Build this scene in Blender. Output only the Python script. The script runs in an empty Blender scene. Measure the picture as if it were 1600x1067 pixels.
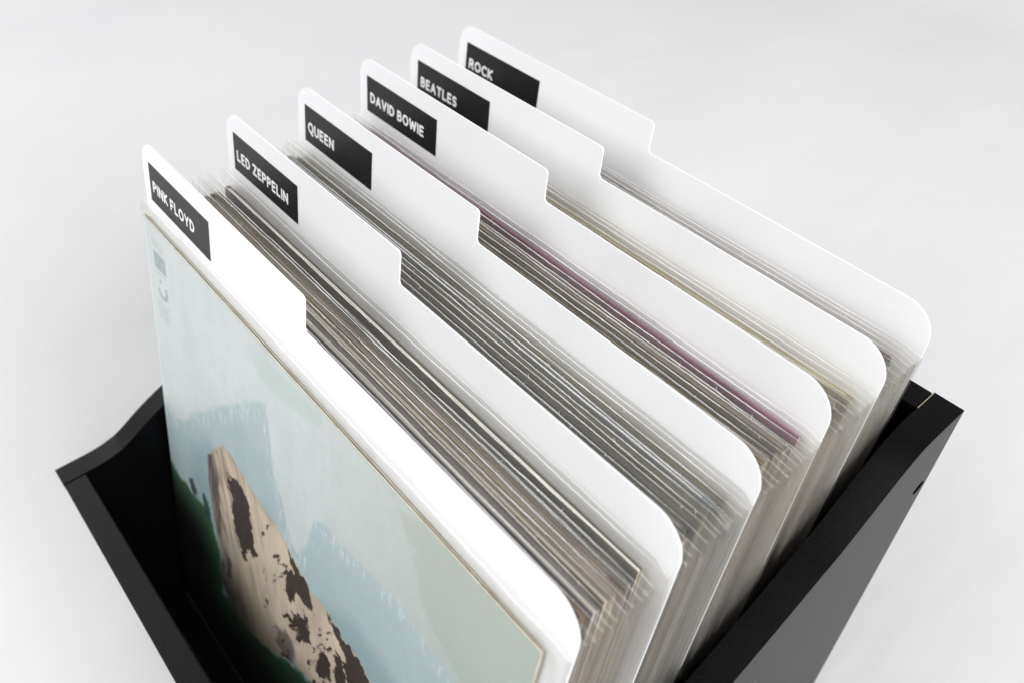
import bpy, bmesh, math, random
import numpy as np
from mathutils import Vector, Matrix, noise
from mathutils.geometry import tessellate_polygon
rnd = random.Random(7)
scene = bpy.context.scene
C = scene.collection

# ------------------------------------------------------------------ camera
R = [[0.6468, 0.7625, -0.0171], [0.5271, -0.4631, -0.7126], [-0.5513, 0.4519, -0.7014]]
CAM = (0.39179, -0.07477, 0.21079)
cam = bpy.data.cameras.new('camera')
cam_o = bpy.data.objects.new('camera', cam)
C.objects.link(cam_o)
right, down, fwd = Vector(R[0]), Vector(R[1]), Vector(R[2])
fwd.normalize(); right = (right - fwd * right.dot(fwd)).normalized(); up = right.cross(fwd).normalized()
cam_o.matrix_world = Matrix(((right.x, up.x, -fwd.x, CAM[0]), (right.y, up.y, -fwd.y, CAM[1]),
                             (right.z, up.z, -fwd.z, CAM[2]), (0, 0, 0, 1)))
cam.sensor_width = 36.0
cam.lens = 1307.7 / 1600 * 36
cam.clip_start = 0.01
cam.clip_end = 50
cam.dof.use_dof = True
cam.dof.focus_distance = 0.365
cam.dof.aperture_fstop = 8.5
scene.camera = cam_o

# ------------------------------------------------------------------ light (indoor tabletop, soft lamps)
world = bpy.data.worlds.new('World'); scene.world = world
world.use_nodes = True
world.node_tree.nodes['Background'].inputs['Color'].default_value = (0.95, 0.97, 1.0, 1)
world.node_tree.nodes['Background'].inputs['Strength'].default_value = 0.37
scene.view_settings.view_transform = 'Standard'
scene.view_settings.look = 'None'
scene.view_settings.exposure = -0.06
scene.view_settings.gamma = 1.0
scene.cycles.transparent_max_bounces = 48
scene.cycles.max_bounces = 12
scene.cycles.diffuse_bounces = 5


def softbox(name, loc, target, size, power, col=(1, 1, 1)):
    l = bpy.data.lights.new(name, 'AREA')
    l.shape = 'RECTANGLE'; l.size, l.size_y = size
    l.energy = power; l.color = col
    o = bpy.data.objects.new(name, l); C.objects.link(o)
    o.location = loc
    o.rotation_euler = (Vector(target) - Vector(loc)).to_track_quat('-Z', 'Y').to_euler()
    return o


softbox('window_light', (-2.8, -0.6, 2.3), (0.1, 0.1, -0.2), (2.2, 2.2), 52, (0.98, 0.99, 1.0))
softbox('front_softbox', (-0.45, -2.05, 1.95), (0.15, 0.1, -0.1), (1.9, 1.7), 55)
softbox('side_softbox', (2.3, 0.2, 1.25), (0.2, 0.1, -0.1), (1.5, 1.3), 76)


# ------------------------------------------------------------------ helpers
def tag(o, label=None, cat=None, group=None, kind=None):
    if label: o['label'] = label
    if cat: o['category'] = cat
    if group: o['group'] = group
    if kind: o['kind'] = kind
    return o


def empty(name, loc, rot=(0, 0, 0)):
    o = bpy.data.objects.new(name, None); C.objects.link(o)
    o.empty_display_size = 0.03
    o.location = loc; o.rotation_euler = rot
    return o


def mesh_obj(name, verts, faces, mats, parent=None, smooth=False, fmat=None):
    me = bpy.data.meshes.new(name)
    me.from_pydata(verts, [], faces)
    for m in (mats if isinstance(mats, (list, tuple)) else [mats]):
        me.materials.append(m)
    if fmat is not None:
        me.polygons.foreach_set('material_index', fmat)
    if smooth:
        me.polygons.foreach_set('use_smooth', [True] * len(me.polygons))
    me.update()
    o = bpy.data.objects.new(name, me); C.objects.link(o)
    if parent: o.parent = parent
    return o


def extrude_outline(pts, holes=None, depth=0.001, axis='y', offset=0.0):
    """pts: 2-D outline -> prism verts/faces. axis = thickness axis. 'y': (a,b)->(a,off..off+depth,b); 'x': (off..,a,b)"""
    loops = [pts] + (holes or [])
    tri = tessellate_polygon([[Vector((a, b, 0)) for a, b in lp] for lp in loops])
    flat = [p for lp in loops for p in lp]
    n = len(flat)

    def P(a, b, t):
        return (a, offset + t * depth, b) if axis == 'y' else (offset + t * depth, a, b)
    verts = [P(a, b, 0) for a, b in flat] + [P(a, b, 1) for a, b in flat]
    faces = []
    for t in tri:
        faces.append(tuple(t)); faces.append(tuple(n + i for i in reversed(t)))
    base = 0
    for lp in loops:
        m = len(lp)
        for i in range(m):
            j = (i + 1) % m
            faces.append((base + i, base + j, n + base + j, n + base + i))
        base += m
    return verts, faces


def fix_normals(o):
    bm = bmesh.new(); bm.from_mesh(o.data)
    bmesh.ops.recalc_face_normals(bm, faces=bm.faces)
    bm.to_mesh(o.data); bm.free()
    return o


def bevel(o, w, seg=2, ang=40):
    m = o.modifiers.new('bevel', 'BEVEL'); m.width = w; m.segments = seg
    m.limit_method = 'ANGLE'; m.angle_limit = math.radians(ang)
    return o


def rounded(pts_r, seg=10):
    """pts_r: list of (a,b,r) -> outline with rounded corners"""
    out = []
    n = len(pts_r)
    for i in range(n):
        a = Vector(pts_r[i - 1][:2]); p = Vector(pts_r[i][:2]); b = Vector(pts_r[(i + 1) % n][:2]); r = pts_r[i][2]
        if r <= 0:
            out.append(tuple(p)); continue
        u = (a - p).normalized(); v = (b - p).normalized()
        half = u.angle(v) / 2
        dist = r / math.tan(half)
        c = p + (u + v).normalized() * (r / math.sin(half))
        s = p + u * dist; e = p + v * dist
        a0 = math.atan2(s.y - c.y, s.x - c.x); a1 = math.atan2(e.y - c.y, e.x - c.x)
        dlt = (a1 - a0 + math.pi) % (2 * math.pi) - math.pi
        for k in range(seg + 1):
            t = a0 + dlt * k / seg
            out.append((c.x + r * math.cos(t), c.y + r * math.sin(t)))
    return out


# ------------------------------------------------------------------ materials
def new_mat(name):
    m = bpy.data.materials.new(name); m.use_nodes = True
    nt = m.node_tree
    return m, nt, nt.nodes['Principled BSDF']


def ramp(nt, stops, fac):
    r = nt.nodes.new('ShaderNodeValToRGB')
    el = r.color_ramp.elements
    while len(el) < len(stops): el.new(0.5)
    for e, (p, c) in zip(el, stops):
        e.position = p; e.color = (*c, 1)
    nt.links.new(fac, r.inputs[0])
    return r


def noise_tex(nt, scale, detail=4, rough=0.55, coord='Object', vscale=None):
    tc = nt.nodes.new('ShaderNodeTexCoord')
    n = nt.nodes.new('ShaderNodeTexNoise')
    n.inputs['Scale'].default_value = scale; n.inputs['Detail'].default_value = detail
    n.inputs['Roughness'].default_value = rough
    if vscale:
        mp = nt.nodes.new('ShaderNodeMapping'); mp.inputs['Scale'].default_value = vscale
        nt.links.new(tc.outputs[coord], mp.inputs[0]); nt.links.new(mp.outputs[0], n.inputs['Vector'])
    else:
        nt.links.new(tc.outputs[coord], n.inputs['Vector'])
    return n


def add_bump(nt, bsdf, h, strength, dist):
    b = nt.nodes.new('ShaderNodeBump'); b.inputs['Strength'].default_value = strength
    b.inputs['Distance'].default_value = dist
    nt.links.new(h, b.inputs['Height']); nt.links.new(b.outputs[0], bsdf.inputs['Normal'])


def mat_black_board():
    m, nt, b = new_mat('black_melamine')
    n = noise_tex(nt, 900, 3, 0.6)
    r = ramp(nt, [(0.0, (0.002, 0.002, 0.0024)), (0.66, (0.003, 0.003, 0.0037)), (0.80, (0.022, 0.022, 0.024))], n.outputs[0])
    d = noise_tex(nt, 160, 2, 0.5)           # dust specks
    r2 = ramp(nt, [(0.775, (0, 0, 0)), (0.79, (1, 1, 1))], d.outputs[0])
    mx = nt.nodes.new('ShaderNodeMix'); mx.data_type = 'RGBA'
    nt.links.new(r2.outputs[0], mx.inputs['Factor']); nt.links.new(r.outputs[0], mx.inputs['A'])
    mx.inputs['B'].default_value = (0.35, 0.35, 0.36, 1)
    nt.links.new(mx.outputs['Result'], b.inputs['Base Color'])
    n2 = noise_tex(nt, 1100, 3, 0.6)
    add_bump(nt, b, n2.outputs[0], 0.45, 0.0006)
    b.inputs['Roughness'].default_value = 0.36
    b.inputs['Specular IOR Level'].default_value = 0.14
    return m


def mat_raw_edge():
    m, nt, b = new_mat('raw_board_edge')
    b.inputs['Base Color'].default_value = (0.36, 0.30, 0.22, 1); b.inputs['Roughness'].default_value = 0.8
    return m


def mat_card():
    m, nt, b = new_mat('white_plastic_card')
    n = noise_tex(nt, 14, 3)
    r0 = ramp(nt, [(0.3, (0.86, 0.86, 0.87)), (0.7, (0.90, 0.90, 0.905))], n.outputs[0])
    sp = noise_tex(nt, 330, 2, 0.5)
    rs = ramp(nt, [(0.77, (1, 1, 1)), (0.80, (0.72, 0.70, 0.67))], sp.outputs[0])
    r = nt.nodes.new('ShaderNodeMix'); r.data_type = 'RGBA'; r.blend_type = 'MULTIPLY'; r.inputs['Factor'].default_value = 1
    nt.links.new(r0.outputs[0], r.inputs['A']); nt.links.new(rs.outputs[0], r.inputs['B'])
    nt.links.new(r.outputs['Result'], b.inputs['Base Color'])
    n2 = noise_tex(nt, 1400, 2)
    add_bump(nt, b, n2.outputs[0], 0.08, 0.0003)
    b.inputs['Roughness'].default_value = 0.45
    b.inputs['Specular IOR Level'].default_value = 0.35
    return m


def mat_label():
    m, nt, b = new_mat('black_label_tape')
    n = noise_tex(nt, 420, 2)
    r = ramp(nt, [(0.0, (0.005, 0.005, 0.0055)), (0.70, (0.007, 0.007, 0.0075)), (0.76, (0.10, 0.09, 0.09))], n.outputs[0])
    nt.links.new(r.outputs[0], b.inputs['Base Color'])
    b.inputs['Specular IOR Level'].default_value = 0.25
    b.inputs['Roughness'].default_value = 0.38
    return m


def mat_lettering():
    m, nt, b = new_mat('white_print')
    b.inputs['Base Color'].default_value = (0.85, 0.85, 0.84, 1); b.inputs['Roughness'].default_value = 0.6
    return m


def mat_film(name='clear_film', haze=0.032, tint=(0.988, 0.986, 0.98)):
    m = bpy.data.materials.new(name); m.use_nodes = True
    nt = m.node_tree; nt.nodes.clear()
    out = nt.nodes.new('ShaderNodeOutputMaterial')
    tr = nt.nodes.new('ShaderNodeBsdfTransparent'); tr.inputs[0].default_value = (*tint, 1)
    df = nt.nodes.new('ShaderNodeBsdfDiffuse'); df.inputs[0].default_value = (0.9, 0.9, 0.89, 1)
    tl = nt.nodes.new('ShaderNodeBsdfTranslucent'); tl.inputs[0].default_value = (0.9, 0.9, 0.89, 1)
    gl = nt.nodes.new('ShaderNodeBsdfGlossy'); gl.inputs['Roughness'].default_value = 0.22
    m1 = nt.nodes.new('ShaderNodeMixShader'); m1.inputs[0].default_value = 0.45
    m2 = nt.nodes.new('ShaderNodeMixShader')
    m3 = nt.nodes.new('ShaderNodeMixShader')
    n = noise_tex(nt, 60, 5, 0.6)
    mr = nt.nodes.new('ShaderNodeMapRange')
    mr.inputs['From Min'].default_value = 0.3; mr.inputs['From Max'].default_value = 0.75
    mr.inputs['To Min'].default_value = haze * 0.7; mr.inputs['To Max'].default_value = haze * 1.5
    nt.links.new(n.outputs[0], mr.inputs[0])
    lwf = nt.nodes.new('ShaderNodeFresnel'); lwf.inputs[0].default_value = 1.36
    lw = nt.nodes.new('ShaderNodeMath'); lw.operation = 'MULTIPLY'; lw.inputs[1].default_value = 0.24
    nt.links.new(lwf.outputs[0], lw.inputs[0])
    n2 = noise_tex(nt, 38, 3, 0.5, vscale=(1, 1, 0.25))
    bp = nt.nodes.new('ShaderNodeBump'); bp.inputs['Strength'].default_value = 0.5; bp.inputs['Distance'].default_value = 0.004
    nt.links.new(n2.outputs[0], bp.inputs['Height'])
    nt.links.new(bp.outputs[0], gl.inputs['Normal'])
    nt.links.new(df.outputs[0], m1.inputs[1]); nt.links.new(tl.outputs[0], m1.inputs[2])
    nt.links.new(mr.outputs[0], m2.inputs[0]); nt.links.new(tr.outputs[0], m2.inputs[1]); nt.links.new(m1.outputs[0], m2.inputs[2])
    nt.links.new(lw.outputs[0], m3.inputs[0]); nt.links.new(m2.outputs[0], m3.inputs[1]); nt.links.new(gl.outputs[0], m3.inputs[2])
    nt.links.new(m3.outputs[0], out.inputs[0])
    return m


def mat_rim():
    m, nt, b = new_mat('film_cut_edge')
    b.inputs['Base Color'].default_value = (0.88, 0.87, 0.85, 1); b.inputs['Roughness'].default_value = 0.35
    return m


_cover_cache = {}


def mat_cover(col):
    key = tuple(round(c, 3) for c in col)
    if key in _cover_cache: return _cover_cache[key]
    m, nt, b = new_mat('cover_print')
    n = noise_tex(nt, 16, 5, 0.6, vscale=(1, 1, 0.6))
    c1 = tuple(c * 0.78 for c in col); c2 = tuple(min(1, c * 1.35) for c in col)
    r = ramp(nt, [(0.3, c1), (0.7, c2)], n.outputs[0])
    nt.links.new(r.outputs[0], b.inputs['Base Color'])
    b.inputs['Roughness'].default_value = 0.4
    _cover_cache[key] = m
    return m


def mat_card_edge(pale=False):
    m, nt, b = new_mat('pale_card_edge' if pale else 'worn_card_edge')
    n = noise_tex(nt, 130, 4, 0.7)
    r = ramp(nt, [(0.32, (0.30, 0.20, 0.11)), (0.5, (0.62, 0.48, 0.30)), (0.68, (0.85, 0.76, 0.58))] if not pale else [(0.3, (0.5, 0.44, 0.34)), (0.5, (0.74, 0.69, 0.58)), (0.7, (0.84, 0.81, 0.74))], n.outputs[0])
    nt.links.new(r.outputs[0], b.inputs['Base Color'])
    add_bump(nt, b, n.outputs[0], 0.6, 0.0006)
    b.inputs['Roughness'].default_value = 0.85
    return m


def mat_dark_edge():
    m, nt, b = new_mat('dark_card_edge')
    n = noise_tex(nt, 90, 4, 0.7)
    r = ramp(nt, [(0.32, (0.02, 0.016, 0.013)), (0.6, (0.09, 0.065, 0.045)), (0.75, (0.35, 0.28, 0.2))], n.outputs[0])
    nt.links.new(r.outputs[0], b.inputs['Base Color']); b.inputs['Roughness'].default_value = 0.8
    return m


def mat_paper():
    m, nt, b = new_mat('inner_paper')
    b.inputs['Base Color'].default_value = (0.78, 0.72, 0.60, 1); b.inputs['Roughness'].default_value = 0.8
    return m


def mat_backdrop():
    m, nt, b = new_mat('white_cloth')
    n = noise_tex(nt, 3.0, 5, 0.55)
    r = ramp(nt, [(0.3, (0.665, 0.663, 0.665)), (0.7, (0.70, 0.698, 0.697))], n.outputs[0])
    nt.links.new(r.outputs[0], b.inputs['Base Color'])
    w1 = noise_tex(nt, 4.5, 4, 0.5, vscale=(1.0, 0.45, 1.0))
    add_bump(nt, b, w1.outputs[0], 0.26, 0.05)
    b.inputs['Roughness'].default_value = 0.9
    b.inputs['Specular IOR Level'].default_value = 0.1
    return m


BLACK, RAW, CARD, LABEL, LETTER = mat_black_board(), mat_raw_edge(), mat_card(), mat_label(), mat_lettering()
FILM, RIM, EDGE, PAPER, CLOTH = mat_film(), mat_rim(), mat_card_edge(), mat_paper(), mat_backdrop()
EDGE_PALE = mat_card_edge(True)
EDGE_DARK = mat_dark_edge()
FILM_CLEAR = mat_film('very_clear_film', 0.03, (0.985, 0.985, 0.98))

# ------------------------------------------------------------------ backdrop: white cloth sweep
GZ = -0.3600


def build_backdrop():
    nx, ny = 120, 150
    V = []
    F = []
    for j in range(ny + 1):
        for i in range(nx + 1):
            x = -3.2 + 5.4 * i / nx
            s = -1.6 + 4.6 * j / ny          # arc length towards the back-left
            # cloth lies flat, then sweeps up gently far behind
            lift = max(0.0, s - 1.25); lx = max(0.0, -1.15 - x)
            z = GZ + 0.9 * lift ** 2 / (0.6 + lift) + 0.9 * lx ** 2 / (0.6 + lx)
            w = noise.fractal(Vector((x * 1.1 + 3, s * 1.1, 1.3)), 0.9, 2.0, 4) * 0.012
            d = math.hypot(max(0, abs(x - 0.155) - 0.2), max(0, abs(s - 0.065) - 0.17))
            z += max(0, w) * min(1, max(0, d - 0.02) / 0.25)
            # soft creases fanning from the foot of the crate
            V.append((x, s, z))
    for (cx, cy, ang, ln, h) in CREASES:
        ca, sa = math.cos(ang), math.sin(ang)
        for k, (x, y, z) in enumerate(V):
            u = (x - cx) * ca + (y - cy) * sa; v = -(x - cx) * sa + (y - cy) * ca
            if 0 < u < ln and abs(v) < 0.12:
                f = math.sin(math.pi * u / ln) * math.exp(-(v / 0.03) ** 2)
                V[k] = (x, y, V[k][2] + h * f)
    for j in range(ny):
        for i in range(nx):
            a = j * (nx + 1) + i
            F.append((a, a + 1, a + nx + 2, a + nx + 1))
    o = mesh_obj('backdrop', V, F, CLOTH, smooth=True)
    tag(o, kind='structure')
    return o


CREASES = [(-0.25, -0.25, math.radians(200), 0.5, 0.008), (0.6, 0.3, math.radians(35), 0.9, 0.010),
           (-0.3, 0.6, math.radians(120), 0.9, 0.010), (0.1, 1.0, math.radians(60), 0.8, 0.012)]
build_backdrop()

# ------------------------------------------------------------------ crate
X0, X1, TS = -0.0225, 0.3352, 0.0139
YF, TF, YB, TB = -0.0927, 0.0135, 0.2205, 0.0134
ZF, ZB = -0.1921, -0.0643
FLOOR = -0.3462
crate = empty('record_crate', ((X0 + X1) / 2, (YF + YB) / 2, GZ + 0.003))
tag(crate, 'open black record crate with sloping curved sides holding all the records on white cloth', 'crate')
cl = Vector(crate.location)


def side_profile():
    key = [(YF, ZF), (-0.0700, -0.1921), (-0.0585, -0.1902), (-0.0505, -0.1870), (-0.0190, -0.1705), (0.0709, -0.1345),
           (0.1098, -0.1155), (0.1322, -0.1030), (0.1470, -0.0948), (0.1723, -0.0745), (0.1800, -0.0690), (0.1880, -0.0652),
           (0.1960, -0.0640), (YB, -0.0640)]
    # Catmull-Rom smoothing
    out = []
    P = [Vector(k) for k in key]
    for i in range(len(P) - 1):
        p0 = P[max(i - 1, 0)]; p1 = P[i]; p2 = P[i + 1]; p3 = P[min(i + 2, len(P) - 1)]
        for s in range(5):
            t = s / 5
            q = 0.5 * ((2 * p1) + (p2 - p0) * t + (2 * p0 - 5 * p1 + 4 * p2 - p3) * t * t + (3 * p1 - p0 - 3 * p2 + p3) * t ** 3)
            out.append((q.x, q.y))
    out.append(tuple(P[-1]))
    return out


top = side_profile()
for name, x, hole in (('side_panel', X0, None), ('side_panel', X1 - TS, 1)):
    pts = top + [(YB, GZ + 0.003), (YF, GZ + 0.003)]
    pts = [(a - cl.y, b - cl.z) for a, b in pts]
    holes = None
    if hole:
        holes = [[(0.2135 - cl.y + 0.0042 * math.cos(t), -0.1135 - cl.z + 0.0042 * math.sin(t))
                  for t in [2 * math.pi * k / 20 for k in range(20)]]]
    v, f = extrude_outline(pts, holes, TS, 'x', x - cl.x)
    o = mesh_obj(name, v, f, BLACK, crate); fix_normals(o); bevel(o, 0.0009, 2)


def box_verts(x0, x1, y0, y1, z0, z1):
    v = [(x, y, z) for z in (z0, z1) for y in (y0, y1) for x in (x0, x1)]
    f = [(0, 2, 3, 1), (4, 5, 7, 6), (0, 1, 5, 4), (2, 6, 7, 3), (0, 4, 6, 2), (1, 3, 7, 5)]
    return v, f


def crate_box(name, x0, x1, y0, y1, z0, z1, m=BLACK, bv=0.0008):
    v, f = box_verts(x0 - cl.x, x1 - cl.x, y0 - cl.y, y1 - cl.y, z0 - cl.z, z1 - cl.z)
    o = mesh_obj(name, v, f, m, crate)
    if bv: bevel(o, bv, 2)
    return o


g = 0.00025
crate_box('front_panel', X0 + TS + g, X1 - TS - g, YF + 0.0002, YF + TF, GZ + 0.003, ZF - 0.0004)
crate_box('back_panel', X0 + TS + g, X1 - TS - g, YB - TB, YB - 0.0002, GZ + 0.003, ZB - 0.0001)
crate_box('floor_panel', X0 + TS + g, X1 - TS - g, YF + TF + g, YB - TB - g, GZ + 0.004, FLOOR)
# pale unpainted line in the joint between side and back panel
crate_box('joint_edge', X1 - TS - 0.00005, X1 - TS + 0.0003, YB - TB - 0.0004, YB - 0.0006, ZB - 0.06, ZB + 0.0006, RAW, 0)

# ------------------------------------------------------------------ dividers
W = 0.315
DIV = [[0.0166, 0.2242, 0.0007, 0.0006, 0.0004], [0.0604, 0.1969, 0.0013, -0.0001, -0.0021],
       [0.1023, 0.1871, -0.0, -0.0005, -0.0053], [0.1429, 0.148, -0.0013, 0.0014, -0.0039],
       [0.1769, 0.1473, 0.0002, -0.0002, -0.0015], [0.2125, 0.1766, -0.001, -0.0012, -0.0096]]
TEXT = [('PINK FLOYD', .0465), ('LED ZEPPELIN', .0530), ('QUEEN', .0265), ('DAVID BOWIE', .0512), ('BEATLES', .0342), ('ROCK', .0225)]
DLAB = ['white tabbed divider card directly behind the pale blue album cover, frontmost of six',
        'white tabbed divider card with a two-word black label, second from the front',
        'white tabbed divider card whose black label has five letters, third from the front',
        'white tabbed divider card with a magenta sleeve edge against its face, fourth from the front',
        'white tabbed divider card just in front of the rearmost one, seven letters on its label',
        'rearmost white tabbed divider card with black label reading ROCK']


def base_of(y0, th, v0z=0.0):
    """point where a sheet with tab-top at (y0, v0z) and lean th meets the crate floor; returns y, length"""
    L = (v0z - FLOOR - 0.0006) / math.cos(th)
    return y0 - math.sin(th) * L, L


def arc(cx, cy, rx, ry, a0, a1, n=10):
    return [(cx + rx * math.cos(math.radians(a0 + (a1 - a0) * i / n)), cy + ry * math.sin(math.radians(a0 + (a1 - a0) * i / n)))
            for i in range(n + 1)]


# letter strokes on a grid of cap height 1: (advance width, [polylines])
GLYPH = {
    'I': (0.0, [[(0, 0), (0, 1)]]),
    'L': (0.46, [[(0, 1), (0, 0.0), (0.46, 0)]]),
    'E': (0.46, [[(0.46, 1), (0, 1), (0, 0), (0.46, 0)], [(0, 0.52), (0.40, 0.52)]]),
    'F': (0.44, [[(0.44, 1), (0, 1), (0, 0)], [(0, 0.50), (0.38, 0.50)]]),
    'N': (0.60, [[(0, 0), (0, 1), (0.60, 0), (0.60, 1)]]),
    'K': (0.54, [[(0, 0), (0, 1)], [(0.52, 1), (0.04, 0.50), (0.54, 0)]]),
    'P': (0.50, [[(0, 0), (0, 1), (0.24, 1)] + arc(0.24, 0.74, 0.26, 0.26, 90, -90) + [(0, 0.48)]]),
    'R': (0.54, [[(0, 0), (0, 1), (0.24, 1)] + arc(0.24, 0.75, 0.25, 0.25, 90, -90) + [(0, 0.50)], [(0.26, 0.50), (0.54, 0)]]),
    'B': (0.52, [[(0, 0), (0, 1), (0.22, 1)] + arc(0.22, 0.77, 0.23, 0.23, 90, -90) + [(0, 0.54)],
                 [(0.2, 0.54)] + arc(0.24, 0.27, 0.28, 0.27, 90, -90) + [(0, 0)]]),
    'D': (0.60, [[(0, 0), (0, 1), (0.16, 1)] + arc(0.16, 0.5, 0.44, 0.5, 90, -90, 14) + [(0, 0)]]),
    'O': (0.72, [arc(0.36, 0.5, 0.36, 0.5, 0, 360, 24)]),
    'Q': (0.72, [arc(0.36, 0.5, 0.36, 0.5, 0, 360, 24), [(0.36, -0.02), (0.52, -0.20), (0.70, -0.22)]]),
    'C': (0.60, [arc(0.38, 0.5, 0.38, 0.5, 52, 308, 18)]),
    'U': (0.58, [[(0, 1)] + arc(0.29, 0.30, 0.29, 0.30, 180, 360, 12) + [(0.58, 1)]]),
    'A': (0.66, [[(0, 0), (0.33, 1), (0.66, 0)], [(0.13, 0.32), (0.53, 0.32)]]),
    'V': (0.62, [[(0, 1), (0.31, 0), (0.62, 1)]]),
    'W': (0.92, [[(0, 1), (0.22, 0), (0.46, 0.85), (0.70, 0), (0.92, 1)]]),
    'Y': (0.60, [[(0, 1), (0.30, 0.46), (0.60, 1)], [(0.30, 0.46), (0.30, 0)]]),
    'Z': (0.56, [[(0, 1), (0.54, 1), (0, 0), (0.56, 0)]]),
    'T': (0.58, [[(0, 1), (0.58, 1)], [(0.29, 1), (0.29, 0)]]),
    'S': (0.48, [arc(0.25, 0.74, 0.23, 0.26, 40, 250, 12) + arc(0.22, 0.26, 0.25, 0.26, 70, -140, 12)]),
}


def text_mesh(txt, width, height, m, parent, y):
    """rounded sans capitals built as low, slightly raised strokes"""
    r = 0.108
    pen = 0.0; lines = []
    for ch in txt:
        if ch == ' ':
            pen += 0.36; continue
        w, ls = GLYPH[ch]
        for l in ls: lines.append([(pen + a, b) for a, b in l])
        pen += w + 0.33
    total = pen - 0.33
    sx = (width - 2 * r * height) / total; sz = height * (1 - 2 * r)
    V = []; F = []; k = 8
    rr = r * height
    for l in lines:
        pts = [Vector((rr + a * sx, 0, rr + b * sz)) for a, b in l]
        for p, q in zip(pts[:-1], pts[1:]):
            d = (q - p)
            if d.length < 1e-7: continue
            d.normalize(); n = Vector((-d.z, 0, d.x))
            rings = []
            for t in (-90, -60, -30, 0): rings.append((p + d * (rr * math.sin(math.radians(t))), math.cos(math.radians(t))))
            for t in (0, 30, 60, 90): rings.append((q + d * (rr * math.sin(math.radians(t))), math.cos(math.radians(t))))
            b0 = len(V)
            for c, sc in rings:
                for a in range(k):
                    an = 2 * math.pi * a / k
                    V.append(tuple(c + n * (math.cos(an) * rr * max(sc, 0.02)) + Vector((0, y + math.sin(an) * 0.00005 * max(sc, 0.02), 0))))
            for i in range(len(rings) - 1):
                for a in range(k):
                    e = (a + 1) % k
                    F.append((b0 + i * k + a, b0 + i * k + e, b0 + (i + 1) * k + e, b0 + (i + 1) * k + a))
    o = mesh_obj('lettering', V, F, m, parent, smooth=True)
    fix_normals(o)
    return o


def build_divider(i):
    y0, th, dx, dz, yaw = DIV[i]
    th_ = th
    by, L = base_of(y0, th, dz)
    root = empty('tab_divider', (dx + W / 2, by, FLOOR + 0.0006))
    root.rotation_euler = (-th, 0, yaw)
    root.rotation_mode = 'XYZ'
    tag(root, DLAB[i], 'divider', 'white tabbed dividers between the records')
    T, h = 0.1556, 0.0156
    a = -W / 2
    pts = [(a, 0, 0.003), (a + W, 0, 0.003), (a + W, L - h, 0.0150), (a + T + 0.0002, L - h, 0.0022), (a + T, L, 0.0022), (a, L, 0.0118)]
    out = rounded(pts, 12)
    v, f = extrude_outline(out, None, 0.0007, 'y', 0.0)
    # a faint bow so that the sheet is not perfectly flat
    o = mesh_obj('card', v, f, CARD, root); fix_normals(o); bevel(o, 0.00012, 1)
    v, f = box_verts(a + 0.0072, a + 0.0726, -0.00012, -0.00002, L - 0.0303, L - 0.0098)
    lab = mesh_obj('name_label', v, f, LABEL, root)
    t = text_mesh(TEXT[i][0], TEXT[i][1], 0.0062, LETTER, lab, -0.00012)
    t.location = (a + 0.0104, 0, L - 0.0244)
    return root


for i in range(6): build_divider(i)


# ------------------------------------------------------------------ records in clear sleeves
def smooth01(t):
    t = min(1, max(0, t)); return t * t * (3 - 2 * t)


def tube(path, r, V, F, k=3):
    b = len(V)
    n = len(path)
    for i, p in enumerate(path):
        p = Vector(p)
        q = Vector(path[min(i + 1, n - 1)]) - Vector(path[max(i - 1, 0)])
        q.normalize()
        s = q.cross(Vector((0, 0.3, 1))).normalized(); t = q.cross(s)
        rr = r if not callable(r) else r(i)
        for a in range(k):
            an = 2 * math.pi * a / k
            V.append(tuple(p + (s * math.cos(an) + t * math.sin(an)) * rr))
    for i in range(n - 1):
        for a in range(k):
            c = (a + 1) % k
            F.append((b + i * k + a, b + i * k + c, b + (i + 1) * k + c, b + (i + 1) * k + a))


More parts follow.
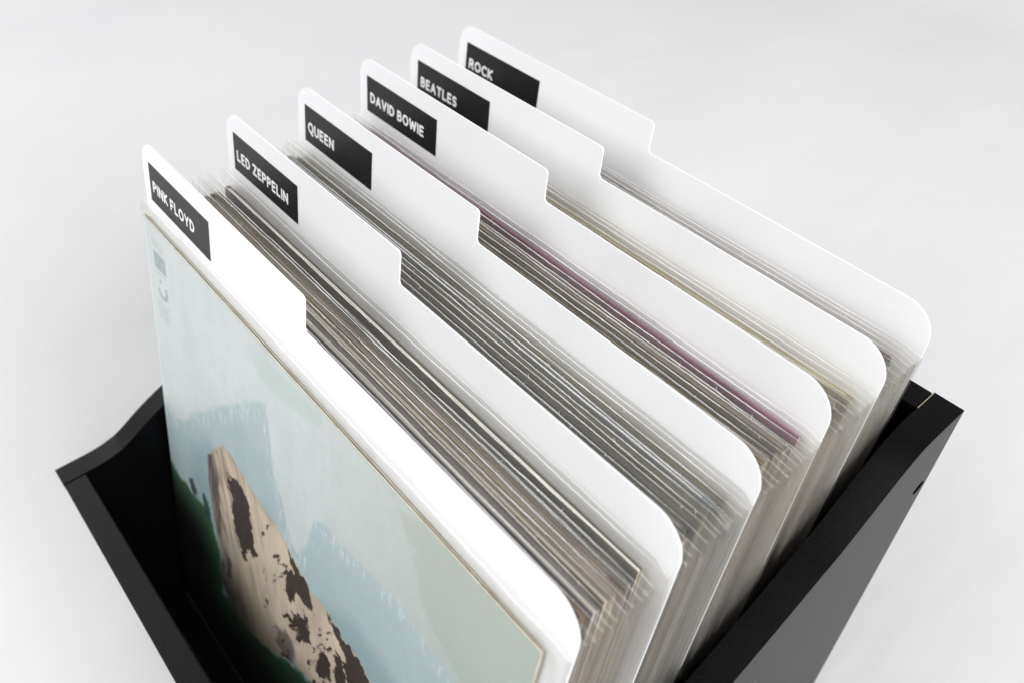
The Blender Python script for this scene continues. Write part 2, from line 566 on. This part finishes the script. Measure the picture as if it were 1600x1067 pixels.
def build_record(idx, y_line, thick, th, col, label, group, cover_dx=0.0, top_v=0.030, cover_v=0.040, x_right=0.319,
                 x_left=-0.0035, pinch=True, film=None, visible=True, loose=0.0, printed=False, cov_left=0.0065, yaw=0.0, cov_w=0.3005, edge_mat=None):
    film = film or FILM
    y0 = y_line + top_v * math.sin(th)
    by, L = base_of(y0, th)
    root = empty('record', (W / 2, by, FLOOR + 0.0006), (-th, 0, yaw))
    tag(root, label, 'record', group)
    H = L - top_v                      # sleeve top, local z
    HC = L - cover_v                   # cover top
    xl, xr = x_left - W / 2, x_right - W / 2
    cxl = cov_left + cover_dx - W / 2; cxr = cxl + cov_w
    ct = min(thick - 0.0003, 0.0034)   # cover thickness
    ct = max(ct, 0.0011)
    bt = 0.00048                       # board thickness
    # --- cover: front board, back board, spine -- a slight rounded open edge on the right
    worn_top = rnd.random() < 0.15
    V = []; F = []; M = []

    def slab(x0, x1, ya, yb, z0, z1, front=True, nseg=24):
        b = len(V)
        wob = [rnd.gauss(0, 0.00010) for _ in range(nseg + 1)]
        for i in range(nseg + 1):
            x = x0 + (x1 - x0) * i / nseg
            flare = 0.0
            for (yy, zz) in ((ya, z0), (yb, z0), (yb, z1 + wob[i]), (ya, z1 + wob[i])):
                V.append((x, yy, zz))
        for i in range(nseg):
            for e in range(4):
                a = b + i * 4 + e; c = b + i * 4 + (e + 1) % 4
                F.append((a, c, c + 4, a + 4)); M.append(1 if (e == 2 and (printed or worn_top)) else 0)
        F.append((b, b + 3, b + 2, b + 1)); M.append(1)
        e = b + nseg * 4
        F.append((e, e + 1, e + 2, e + 3)); M.append(1)
    fy = 0.0003
    slab(cxl, cxr, fy, fy + bt, 0.002, HC)
    slab(cxl, cxr - rnd.uniform(0, 0.0008), fy + ct - bt, fy + ct, 0.002, HC - rnd.uniform(0, 0.0006))
    slab(cxl, cxl + bt, fy + bt, fy + ct - bt, 0.002, HC, nseg=1)
    cm = mat_cover(col)
    cov = mesh_obj('cover', V, F, [cm, edge_mat or rnd.choice([EDGE, EDGE, EDGE_PALE, EDGE_DARK, EDGE_DARK, cm])], root, fmat=M); fix_normals(cov)
    if ct > 0.0014 and not printed:
        v, f = box_verts(cxl + 0.002, cxr - rnd.choice([0.0006, 0.003, 0.006, 0.009]), fy + bt + 0.00015, fy + ct - bt - 0.00015, 0.004, HC - rnd.uniform(0.0005, 0.003))
        mesh_obj('inner_sleeve', v, f, PAPER, root)
    # --- film bag
    NX, NZ = 44, 9
    sd = rnd.uniform(0, 100)
    zrows = [0.0, 0.003, 0.02, 0.10, 0.20, 0.262, 0.29]
    zrows = [z for z in zrows if z < HC - 0.02] + [HC - 0.008, HC, (HC + H) / 2, H - 0.003, H]
    yfF = 0.0; yfB = thick

    def film_y(x, z, front):
        e = min(x - xl, xr - x)
        k = smooth01(e / 0.0085) ** 0.7
        mid = (yfF + yfB) / 2
        full = yfF if front else yfB
        y = mid + (full - mid) * k
        up_ = smooth01((z - HC + 0.004) / max(1e-5, H - HC))
        wv = noise.noise(Vector((x * 9, sd + (0 if front else 0.35), z * 6))) * 0.0011 * up_
        wv += noise.noise(Vector((x * 45, sd + 7 + (0 if front else 9), z * 20))) * 0.00028 * up_
        y += wv + (-loose * up_ if front else loose * up_)
        e2 = smooth01((xr - x) / 0.02) * smooth01((x - xl) / 0.02)
        if not front and pinch: y -= (yfB - yfF - 0.0003) * k * up_ * 0.9
        return y * 1.0 if e2 > 0.999 else y

    def top_z(x, front):
        w = noise.noise(Vector((x * 30, sd + (3 if front else 5), 0.5))) * 0.00035
        w += noise.noise(Vector((x * 190, sd + (13 if front else 15), 0.5))) * 0.00016
        cr = 0.0022 * (1 - smooth01(min(x - xl, xr - x) / 0.008))
        return w - cr - (0 if front else 0.0007)
    V = []; F = []
    loop = []
    for i in range(NX + 1): loop.append((xl + (xr - xl) * (0.5 - 0.5 * math.cos(math.pi * i / NX)) if False else xl + (xr - xl) * i / NX, True))
    for i in range(NX - 1, 0, -1): loop.append((xl + (xr - xl) * i / NX, False))
    # insert tighter samples near the seams
    extra = [xl + 0.002, xl + 0.005, xr - 0.005, xr - 0.002]
    fr = sorted([x for x, s in loop if s] + extra); bk = sorted([x for x, s in loop if not s] + extra, reverse=True)
    loop = [(x, True) for x in fr] + [(x, False) for x in bk]
    nl = len(loop)
    for z in zrows:
        for x, s in loop:
            zz = z + (top_z(x, s) if z >= H - 1e-6 else 0)
            V.append((x, film_y(x, z, s), zz))
    for r in range(len(zrows) - 1):
        for i in range(nl):
            j = (i + 1) % nl
            F.append((r * nl + i, r * nl + j, (r + 1) * nl + j, (r + 1) * nl + i))
    bag = mesh_obj('plastic_sleeve', V, F, film, root, smooth=True)
    # --- the cut rim of the film catches the light, with small burrs
    V = []; F = []
    for s in (True, False):
        n = 150
        path = []
        kink = 0
        for i in range(n + 1):
            x = xl + 0.0005 + (xr - xl - 0.001) * i / n
            if rnd.random() < 0.02: kink = rnd.uniform(-0.0004, 0.0004)
            kink *= 0.6
            path.append((x, film_y(x, H, s) + rnd.gauss(0, 0.00004) + kink * 0.5, H + top_z(x, s) + rnd.gauss(0, 0.00004) + kink))
        rad = 0.00016 if s else 0.00007
        thin = [rad * (0.75 + 0.5 * noise.noise(Vector((i * 0.09, sd, 3.0 if s else 8.0)))) for i in range(n + 1)]
        ends = lambda i: 0.06 + 0.94 * smooth01(min(path[i][0] - xl, (xr - path[i][0]) * 0.6) / 0.020)
        tube(path, lambda i: max(0.00003, thin[i] * ends(i)), V, F)
        if s:
            for _ in range(rnd.randint(5, 11)):
                p = Vector(path[rnd.randint(4, n - 4)])
                q = [tuple(p)]
                dvec = Vector((rnd.uniform(-1, 1), rnd.uniform(-0.9, 0.2), rnd.uniform(0.1, 0.9))).normalized()
                for k in range(rnd.randint(2, 4)):
                    dvec = (dvec + Vector([rnd.uniform(-0.7, 0.7) for _ in range(3)])).normalized()
                    p = p + dvec * 0.0005
                    q.append(tuple(p))
                tube(q, 0.00008, V, F)
    mesh_obj('cut_rim', V, F, RIM, bag)
    return root, (cxl, cxr, fy, HC)


ORD = ['first', 'second', 'third', 'fourth', 'fifth', 'sixth', 'seventh', 'eighth', 'ninth', 'tenth', 'eleventh', 'twelfth']
WHERE = ['between the frontmost and second dividers', 'between the second and third dividers', 'between the third and fourth dividers',
         'between the fourth and fifth dividers', 'between the two rearmost dividers']
PINK = (0.24, 0.13, 0.12); TAN = (0.30, 0.23, 0.15); GREY = (0.13, 0.13, 0.125); DK = (0.035, 0.037, 0.04); BRN = (0.13, 0.09, 0.07)
OLV = (0.16, 0.15, 0.08); GRN = (0.05, 0.07, 0.045); CRM = (0.45, 0.40, 0.30); MAG = (0.26, 0.09, 0.17); BLU = (0.10, 0.12, 0.16); KHA = (0.33, 0.29, 0.14)
MAR = (0.10, 0.035, 0.035); LGR = (0.35, 0.35, 0.34); RED = (0.33, 0.07, 0.05)
CN = {PINK: 'dusty pink', TAN: 'tan', GREY: 'grey', DK: 'near-black', BRN: 'brown', OLV: 'olive', GRN: 'dark green', CRM: 'cream',
      MAG: 'magenta', BLU: 'slate blue', KHA: 'khaki', MAR: 'maroon', LGR: 'light grey', RED: 'red'}
GROUPS = [
    [(.0125, .0030, DK), (.0163, .0035, PINK), (.0206, .0022, PINK), (.0229, .0028, PINK), (.0260, .0036, BLU), (.0298, .0028, BRN),
     (.0328, .0040, BRN), (.0371, .0020, TAN), (.0392, .0030, BRN), (.0425, .0028, GRN), (.0490, .0030, DK)],
    [(.0570, .0034, GREY), (.0607, .0036, DK), (.0646, .0034, TAN), (.0683, .0036, GREY), (.0722, .0026, GREY), (.0750, .0026, DK), (.0779, .0022, GREY),
     (.0803, .0018, BRN), (.0823, .0028, OLV), (.0853, .0034, BLU), (.0890, .0026, BRN), (.0920, .0030, OLV)],
    [(.0990, .0036, RED), (.1028, .0036, GREY), (.1067, .0036, DK), (.1105, .0034, MAR), (.1141, .0030, TAN), (.1173, .0030, GREY), (.1206, .0018, DK),
     (.1225, .0034, TAN), (.1262, .0040, BRN), (.1305, .0026, GREY), (.1333, .0013, MAG)],
    [(.1410, .0034, TAN), (.1447, .0036, CRM), (.1486, .0034, DK), (.1523, .0034, KHA), (.1560, .0034, BRN), (.1597, .0030, TAN), (.1630, .0030, OLV), (.1663, .0032, KHA)],
    [(.1750, .0038, TAN), (.1790, .0038, CRM), (.1832, .0040, DK), (.1876, .0038, BRN), (.1917, .0022, GREY), (.1941, .0026, BLU), (.1970, .0020, MAR), (.1993, .0030, MAR)],
]
n_rec = 0
for gi, recs in enumerate(GROUPS):
    a, b = DIV[gi], DIV[gi + 1]
    ya = a[0] - .03 * math.sin(a[1]); yb = b[0] - .03 * math.sin(b[1])
    n = len(recs)
    for k, (yl, tk, col) in enumerate(recs):
        t = (yl - ya) / (yb - ya)
        th = a[1] + (b[1] - a[1]) * t
        # keep feet ordered: neighbours share the lean of the dividers
        yaw = a[4] * (1 - t) + b[4] * t
        lab = f"{CN[col]} record cover, {ORD[k]} from the front {WHERE[gi]}"
        build_record(n_rec, yl, tk, th, col if col == MAG else tuple(min(0.8, (c * 0.68 + sum(col) / 3 * 0.32) * 1.55 + 0.02) for c in col), lab, 'sleeved records standing ' + WHERE[gi],
                     cover_dx=rnd.uniform(-0.0016, 0.0016), top_v=0.030 + rnd.uniform(-0.0004, 0.0006),
                     cover_v=0.0365 if col == MAG else 0.0385 + rnd.uniform(-0.0015, 0.0022), x_right=0.3167 + rnd.uniform(-0.0006, 0.0007),
                     x_left=-0.0022 + rnd.uniform(-0.0003, 0.0003), yaw=yaw, pinch=(k < n - 1))
        n_rec += 1

# ------------------------------------------------------------------ front album with a painted landscape cover
POLY = {"mist": [[0.4, 165.4], [10.2, 170.6], [29.7, 159.5], [40.5, 144.9], [75.5, 113.6], [105.2, 88.3], [118.5, 76.0], [127.7, 72.2], [130.8, 84.1], [133.7, 109.1], [143.8, 124.8], [150.4, 144.0], [157.1, 145.2], [164.7, 132.8], [172.5, 106.4], [181.4, 101.9], [191.4, 102.9], [213.1, 97.4], [223.3, 97.1], [235.0, 93.5], [246.7, 96.8], [256.2, 99.2], [268.2, 98.3], [277.3, 109.2], [285.4, 199.2], [-77.0, 875.1], [-110.5, 450.0]], "mist2": [[35.5, 176.0], [63.9, 147.8], [76.6, 171.3], [128.2, 143.5], [159.9, 174.7], [199.3, 144.5], [220.0, 143.4], [249.0, 143.9], [238.6, 219.6], [-45.3, 677.8]], "green_right": [[230.9, 46.1], [235.6, 57.2], [240.7, 56.3], [245.6, 75.8], [257.5, 87.1], [268.7, 92.6], [279.0, 98.2], [296.2, 126.5], [333.4, 66.5], [313.7, 36.9], [277.6, 39.7], [242.3, 41.0]], "green_band": [[110.8, 52.8], [128.7, 46.0], [153.2, 42.6], [175.8, 42.7], [177.4, 46.2], [163.7, 53.8], [147.9, 57.7], [125.3, 59.8]], "hill": [[-5.1, 209.5], [-0.4, 214.5], [5.1, 220.7], [20.5, 218.0], [37.9, 216.5], [56.9, 216.2], [58.1, 227.7], [63.6, 238.6], [65.2, 279.8], [110.3, 259.3], [128.0, 261.7], [155.1, 243.4], [173.2, 234.7], [193.4, 239.2], [185.9, 384.8], [-482.9, 1631.9], [-116.5, 373.9]], "tree": [[27.2, 205.4], [32.0, 202.8], [37.9, 210.3], [33.1, 218.6], [27.1, 216.6]], "tree2": [[43.9, 204.9], [49.4, 202.1], [56.0, 210.4], [55.0, 218.0], [47.0, 219.9]], "rock": [[57.1, 162.3], [64.1, 153.7], [78.8, 137.2], [91.0, 137.4], [104.0, 140.2], [121.5, 145.4], [133.8, 144.3], [145.7, 148.7], [155.0, 153.5], [168.8, 160.7], [184.1, 158.2], [199.1, 162.8], [211.4, 162.7], [223.6, 167.1], [240.4, 179.7], [181.5, 266.6], [173.1, 235.0], [155.4, 240.7], [127.9, 261.6], [116.1, 269.1], [103.8, 274.4], [88.0, 278.5], [75.2, 278.7], [66.3, 269.2], [62.5, 259.2], [70.1, 233.1], [62.2, 219.3], [56.5, 189.6]], "d1": [[86.7, 154.4], [98.1, 148.9], [105.6, 154.7], [107.8, 161.8], [109.5, 177.1], [113.5, 192.7], [109.6, 199.9], [104.4, 194.0], [99.0, 211.9], [93.7, 204.8], [88.7, 195.5], [84.4, 179.9], [88.2, 168.8], [81.5, 165.5]], "d2": [[146.8, 151.1], [155.0, 155.3], [168.8, 160.7], [172.6, 175.4], [164.6, 176.8], [157.5, 175.1], [150.3, 191.1], [144.1, 188.0], [145.5, 174.8], [152.7, 163.3]], "d3": [[150.3, 197.2], [160.0, 192.0], [165.8, 183.2], [171.0, 201.4], [162.7, 209.5], [155.2, 205.8]], "d4": [[184.2, 160.0], [199.1, 162.8], [211.4, 162.7], [223.6, 167.1], [236.1, 175.9], [209.2, 214.6], [201.1, 175.8], [191.0, 167.0]], "d5": [[174.9, 213.4], [181.2, 194.8], [187.9, 192.5], [189.8, 206.8], [179.8, 219.9]], "d6": [[191.8, 181.6], [197.1, 180.8], [204.4, 192.9], [202.5, 213.1], [194.2, 205.1]], "g1": [[59.0, 158.8], [63.7, 156.7], [69.6, 168.4], [69.8, 193.5], [69.4, 225.1], [79.5, 232.2], [81.1, 248.4], [68.0, 253.3], [59.8, 213.2], [56.7, 183.6]], "g2": [[134.3, 230.8], [145.0, 222.3], [152.8, 223.8], [155.4, 236.1], [144.8, 247.3], [133.9, 247.1]]}


def np_noise(x, y, seed=0):
    xi = np.floor(x).astype(np.int64); yi = np.floor(y).astype(np.int64)
    fx = x - xi; fy = y - yi
    fx = fx * fx * (3 - 2 * fx); fy = fy * fy * (3 - 2 * fy)

    def h(a, b):
        n = (a * 374761393 + b * 668265263 + seed * 1442695041) & 0x7fffffff
        n = ((n ^ (n >> 13)) * 1274126177) & 0x7fffffff
        return ((n ^ (n >> 16)) & 0xffff) / 65535.0
    return (h(xi, yi) * (1 - fx) + h(xi + 1, yi) * fx) * (1 - fy) + (h(xi, yi + 1) * (1 - fx) + h(xi + 1, yi + 1) * fx) * fy


def fbm(x, y, seed=0, o=5):
    s = 0; a = 0.5; t = 0
    for k in range(o):
        s = s + a * np_noise(x, y, seed + k * 17); t += a; x = x * 2.03; y = y * 2.03; a *= 0.55
    return s / t


def signed_dist(px, py, poly):
    d = np.full(px.shape, 1e9); inside = np.zeros(px.shape, bool)
    n = len(poly)
    for i in range(n):
        x1, y1 = poly[i]; x2, y2 = poly[(i + 1) % n]
        ex, ey = x2 - x1, y2 - y1
        t = np.clip(((px - x1) * ex + (py - y1) * ey) / (ex * ex + ey * ey + 1e-9), 0, 1)
        d = np.minimum(d, np.hypot(px - x1 - t * ex, py - y1 - t * ey))
        c = ((y1 > py) != (y2 > py)) & (px < (x2 - x1) * (py - y1) / (y2 - y1 + 1e-12) + x1)
        inside ^= c
    return np.where(inside, d, -d)


def srgb(*c):
    c = np.array(c) / 255.0
    return np.where(c <= 0.04045, c / 12.92, ((c + 0.055) / 1.055) ** 2.4)


def paint(U, Vv):
    """colours (linear) of the printed landscape, U,V in mm on the cover"""
    n1 = fbm(U / 22, Vv / 22, 1); n2 = fbm(U / 5, Vv / 5, 2); n3 = fbm(U / 9, Vv / 45, 3); n4 = fbm(U / 1.6, Vv / 1.6, 4, 3)
    col = np.zeros(U.shape + (3,))
    col[:] = srgb(207, 214, 214)

    def over(c, m):
        nonlocal col
        m = np.clip(m, 0, 1)[..., None]
        col = col * (1 - m) + c * m

    def mask(name, soft=1.0, rag=0.0, rs=5.0, seed=9):
        dx = (fbm(U / rs, Vv / rs, seed) - 0.5) * rag; dy = (fbm(U / rs, Vv / rs, seed + 50) - 0.5) * rag
        return np.clip(signed_dist(U + dx, Vv + dy, POLY[name]) / soft + 0.5, 0, 1)
    over(srgb(198, 206, 206), (n1 - 0.35) * 2.2)
    over(srgb(212, 220, 219), np.clip((n3 - 0.5) * 4, 0, 1) * 0.6)
    over(srgb(176, 187, 180), np.clip((U - 165) / 100, 0, 1) * 0.8)
    gb = mask('green_band', 2.0, 4, 8)
    over(srgb(186, 204, 198), mask('green_band', 3.0, 3, 8) * 0.6)
    gr = mask('green_right', 3.5, 4, 7) * 0.8
    over(srgb(172, 183, 173), gr * (0.7 + 0.3 * n1))
    mi = mask('mist', 3.2, 3.5, 3.0)
    streak = np.clip(fbm(U / 6, Vv / 40, 21) * 1.2 - 0.2, 0, 1)
    over(srgb(180, 198, 201) * (1 - 0.15 * n3[..., None]), mi * (0.80 + 0.2 * streak))
    over(srgb(176, 199, 203), mi * np.clip((n3 - 0.52) * 5, 0, 1) * 0.5)
    m2 = mask('mist2', 14, 10, 12)
    over(srgb(146, 173, 177), m2 * 0.75)
    hl = mask('hill', 3.5, 9, 7)
    depth = np.clip(signed_dist(U, Vv, POLY['hill']) / 34, 0, 1) ** 0.6
    hc = srgb(52, 98, 66)[None] * (1 - depth)[..., None] + srgb(5, 10, 8)[None] * depth[..., None]
    hc = hc * (0.45 + 0.6 * n2[..., None] + 0.6 * fbm((U + Vv * .3) / 1.1, Vv / 6, 44)[..., None])
    col = col * (1 - hl[..., None]) + hc * hl[..., None]
    for t in ('tree', 'tree2'):
        over(srgb(24, 52, 50), mask(t, 1.5, 5, 2.5) * 0.9)
    edge = np.clip(1 - np.abs(signed_dist(U, Vv, POLY['mist']) - 4) / 7, 0, 1)
    over(srgb(226, 234, 234), edge * np.clip((fbm(U / 0.9, Vv / 9, 91) - 0.55) * 9, 0, 1) * 0.55)
    rk = mask('rock', 1.4, 3.5, 4)
    base = srgb(214, 199, 178)[None] * (1 - 0.0 * n1[..., None])
    shade = np.clip(signed_dist(U, Vv, POLY['rock']) / 10, 0, 1)
    tone = 0.66 + 0.30 * fbm(U / 14, Vv / 14, 31) + 0.22 * np.clip(signed_dist(U - 6, Vv + 3, POLY['rock']) / 9, -0.8, 1)
    pink = srgb(172, 150, 142)
    rc = base * tone[..., None]
    rc = rc * (1 - 0.4 * np.clip((n3 - .45) * 3, 0, 1))[..., None] + pink * (0.4 * np.clip((n3 - .45) * 3, 0, 1))[..., None]
    down_ = np.clip((Vv - 190) / 75, 0, 1)[..., None] * np.clip((150 - U) / 60, 0, 1)[..., None]
    rc = rc * (1 - 0.85 * down_) + srgb(30, 36, 34) * 0.85 * down_
    col = col * (1 - rk[..., None]) + rc * rk[..., None]
    crag = np.clip((fbm((U - Vv * 0.35) / 3.0, (Vv + U * 0.35) / 26, 55) - 0.5) * 5, 0, 1)
    over(srgb(104, 88, 76), rk * crag * np.clip((150 - U) / 70, 0.12, 1) * 0.6)
    over(srgb(208, 194, 170), rk * 0.4 * np.clip((fbm((U - Vv * 0.35) / 2.2, (Vv + U * 0.35) / 20, 58) - 0.56) * 7, 0, 1) * 0.5)
    over(srgb(62, 64, 72), mask('g1', 1.2, 3, 5) * 0.9 * rk)
    over(srgb(150, 132, 116), mask('g1', 1, 1, 5) * np.clip((fbm(U / 2.6, Vv / 26, 77) - 0.52) * 8, 0, 1) * 0.8)
    over(srgb(74, 74, 72), mask('g2', 4, 5, 5) * 0.8)
    for k, nm in enumerate(('d1', 'd2', 'd3', 'd4', 'd5', 'd6')):
        over(srgb(46, 34, 28) * (0.6 + 0.8 * n4[..., None]), mask(nm, 0.8, 10, 3.2, 60 + k) * 0.96)
    over(srgb(58, 44, 36), rk * (U > 120) * np.clip((fbm((U + Vv * 0.5) / 5, Vv / 13, 71) - 0.63) * 14, 0, 1))
    over(srgb(150, 106, 60), np.clip(1 - np.hypot(U - 84, Vv - 156) / 3.2, 0, 1) * 1.3 * (n2 > 0.42))
    # faint print marks near the left edge: a small text line, a bar with lines, a round mark, a second bar
    def rect(u0, u1, v0, v1, c, a=0.75):
        over(c, ((U > u0) & (U < u1) & (Vv > v0) & (Vv < v1)) * a * (0.75 + 0.5 * n2))
    tcol = srgb(128, 142, 142)
    txt = ((np.sin(U * 5.2 + np.floor(Vv / 1.6) * 2) > -0.2) & ((Vv % 1.6) < 0.9))
    over(tcol, ((U > 8) & (U < 23) & (Vv > 47.5) & (Vv < 52.4)) * txt * 0.6)
    rect(9.5, 23.5, 55.5, 65.5, srgb(120, 132, 132), 0.6)
    over(srgb(190, 203, 200), ((U > 12) & (U < 21) & (Vv > 59) & (Vv < 62) & txt) * 0.8)
    rect(9.5, 23.5, 67.2, 67.8, srgb(150, 162, 160), 0.7)
    r_ = np.hypot((U - 16.5) / 7.0, (Vv - 77.0) / 7.0); an = np.arctan2(Vv - 77, U - 16.5)
    over(srgb(126, 138, 138), ((r_ > 0.55) & (r_ < 0.95) & (an > -0.6) & (an < 2.9)) * 0.65)
    over(srgb(126, 138, 138), (np.hypot(U - 15, Vv - 72.5) < 1.5) * 0.6)
    rect(9, 23.5, 87.0, 87.6, srgb(150, 162, 160), 0.7)
    over(tcol, ((U > 8) & (U < 22.5) & (Vv > 89.5) & (Vv < 99.5)) * txt * 0.55)
    col *= (0.96 + 0.08 * n4[..., None])
    return np.clip(col, 0, 1)


def mat_printed():
    m, nt, b = new_mat('printed_landscape')
    at = nt.nodes.new('ShaderNodeAttribute'); at.attribute_name = 'print'
    nt.links.new(at.outputs['Color'], b.inputs['Base Color'])
    n = noise_tex(nt, 900, 2)
    add_bump(nt, b, n.outputs[0], 0.06, 0.0003)
    b.inputs['Roughness'].default_value = 0.35
    return m


root, (cxl, cxr, fy, HC) = build_record(
    99, 0.0066, 0.0022, 0.2242, CRM, 'album with pale misty mountain landscape cover, in front of all the white dividers',
    None, cover_dx=-0.0035, cov_left=0.0025, cov_w=0.3065, edge_mat=EDGE_PALE, printed=True, top_v=0.0305, cover_v=0.0405, x_right=0.3165, x_left=-0.0040, film=FILM_CLEAR)
root.name = 'record'
N = 500
x = np.linspace(cxl + 0.0004, cxr - 0.0004, N + 1); z = np.linspace(0.004, HC - 0.0003, N + 1)
XX, ZZ = np.meshgrid(x, z)
UU = (XX + W / 2) * 1000; VVm = (HC - ZZ) * 1000 + 40.0
cols = paint(UU, VVm)
co = np.stack([XX, np.full(XX.shape, fy - 0.00006), ZZ], -1).reshape(-1, 3)
idx = np.arange((N + 1) * (N + 1)).reshape(N + 1, N + 1)
q = np.stack([idx[:-1, :-1], idx[:-1, 1:], idx[1:, 1:], idx[1:, :-1]], -1).reshape(-1, 4)
me = bpy.data.meshes.new('cover_picture')
me.vertices.add(len(co)); me.vertices.foreach_set('co', co.ravel())
me.loops.add(q.size); me.loops.foreach_set('vertex_index', q.ravel())
me.polygons.add(len(q)); me.polygons.foreach_set('loop_start', np.arange(0, q.size, 4))
me.update(calc_edges=True)
at = me.color_attributes.new('print', 'FLOAT_COLOR', 'POINT')
at.data.foreach_set('color', np.concatenate([cols.reshape(-1, 3), np.ones((len(co), 1))], 1).ravel())
me.materials.append(mat_printed())
pic = bpy.data.objects.new('cover_picture', me); C.objects.link(pic); pic.parent = root
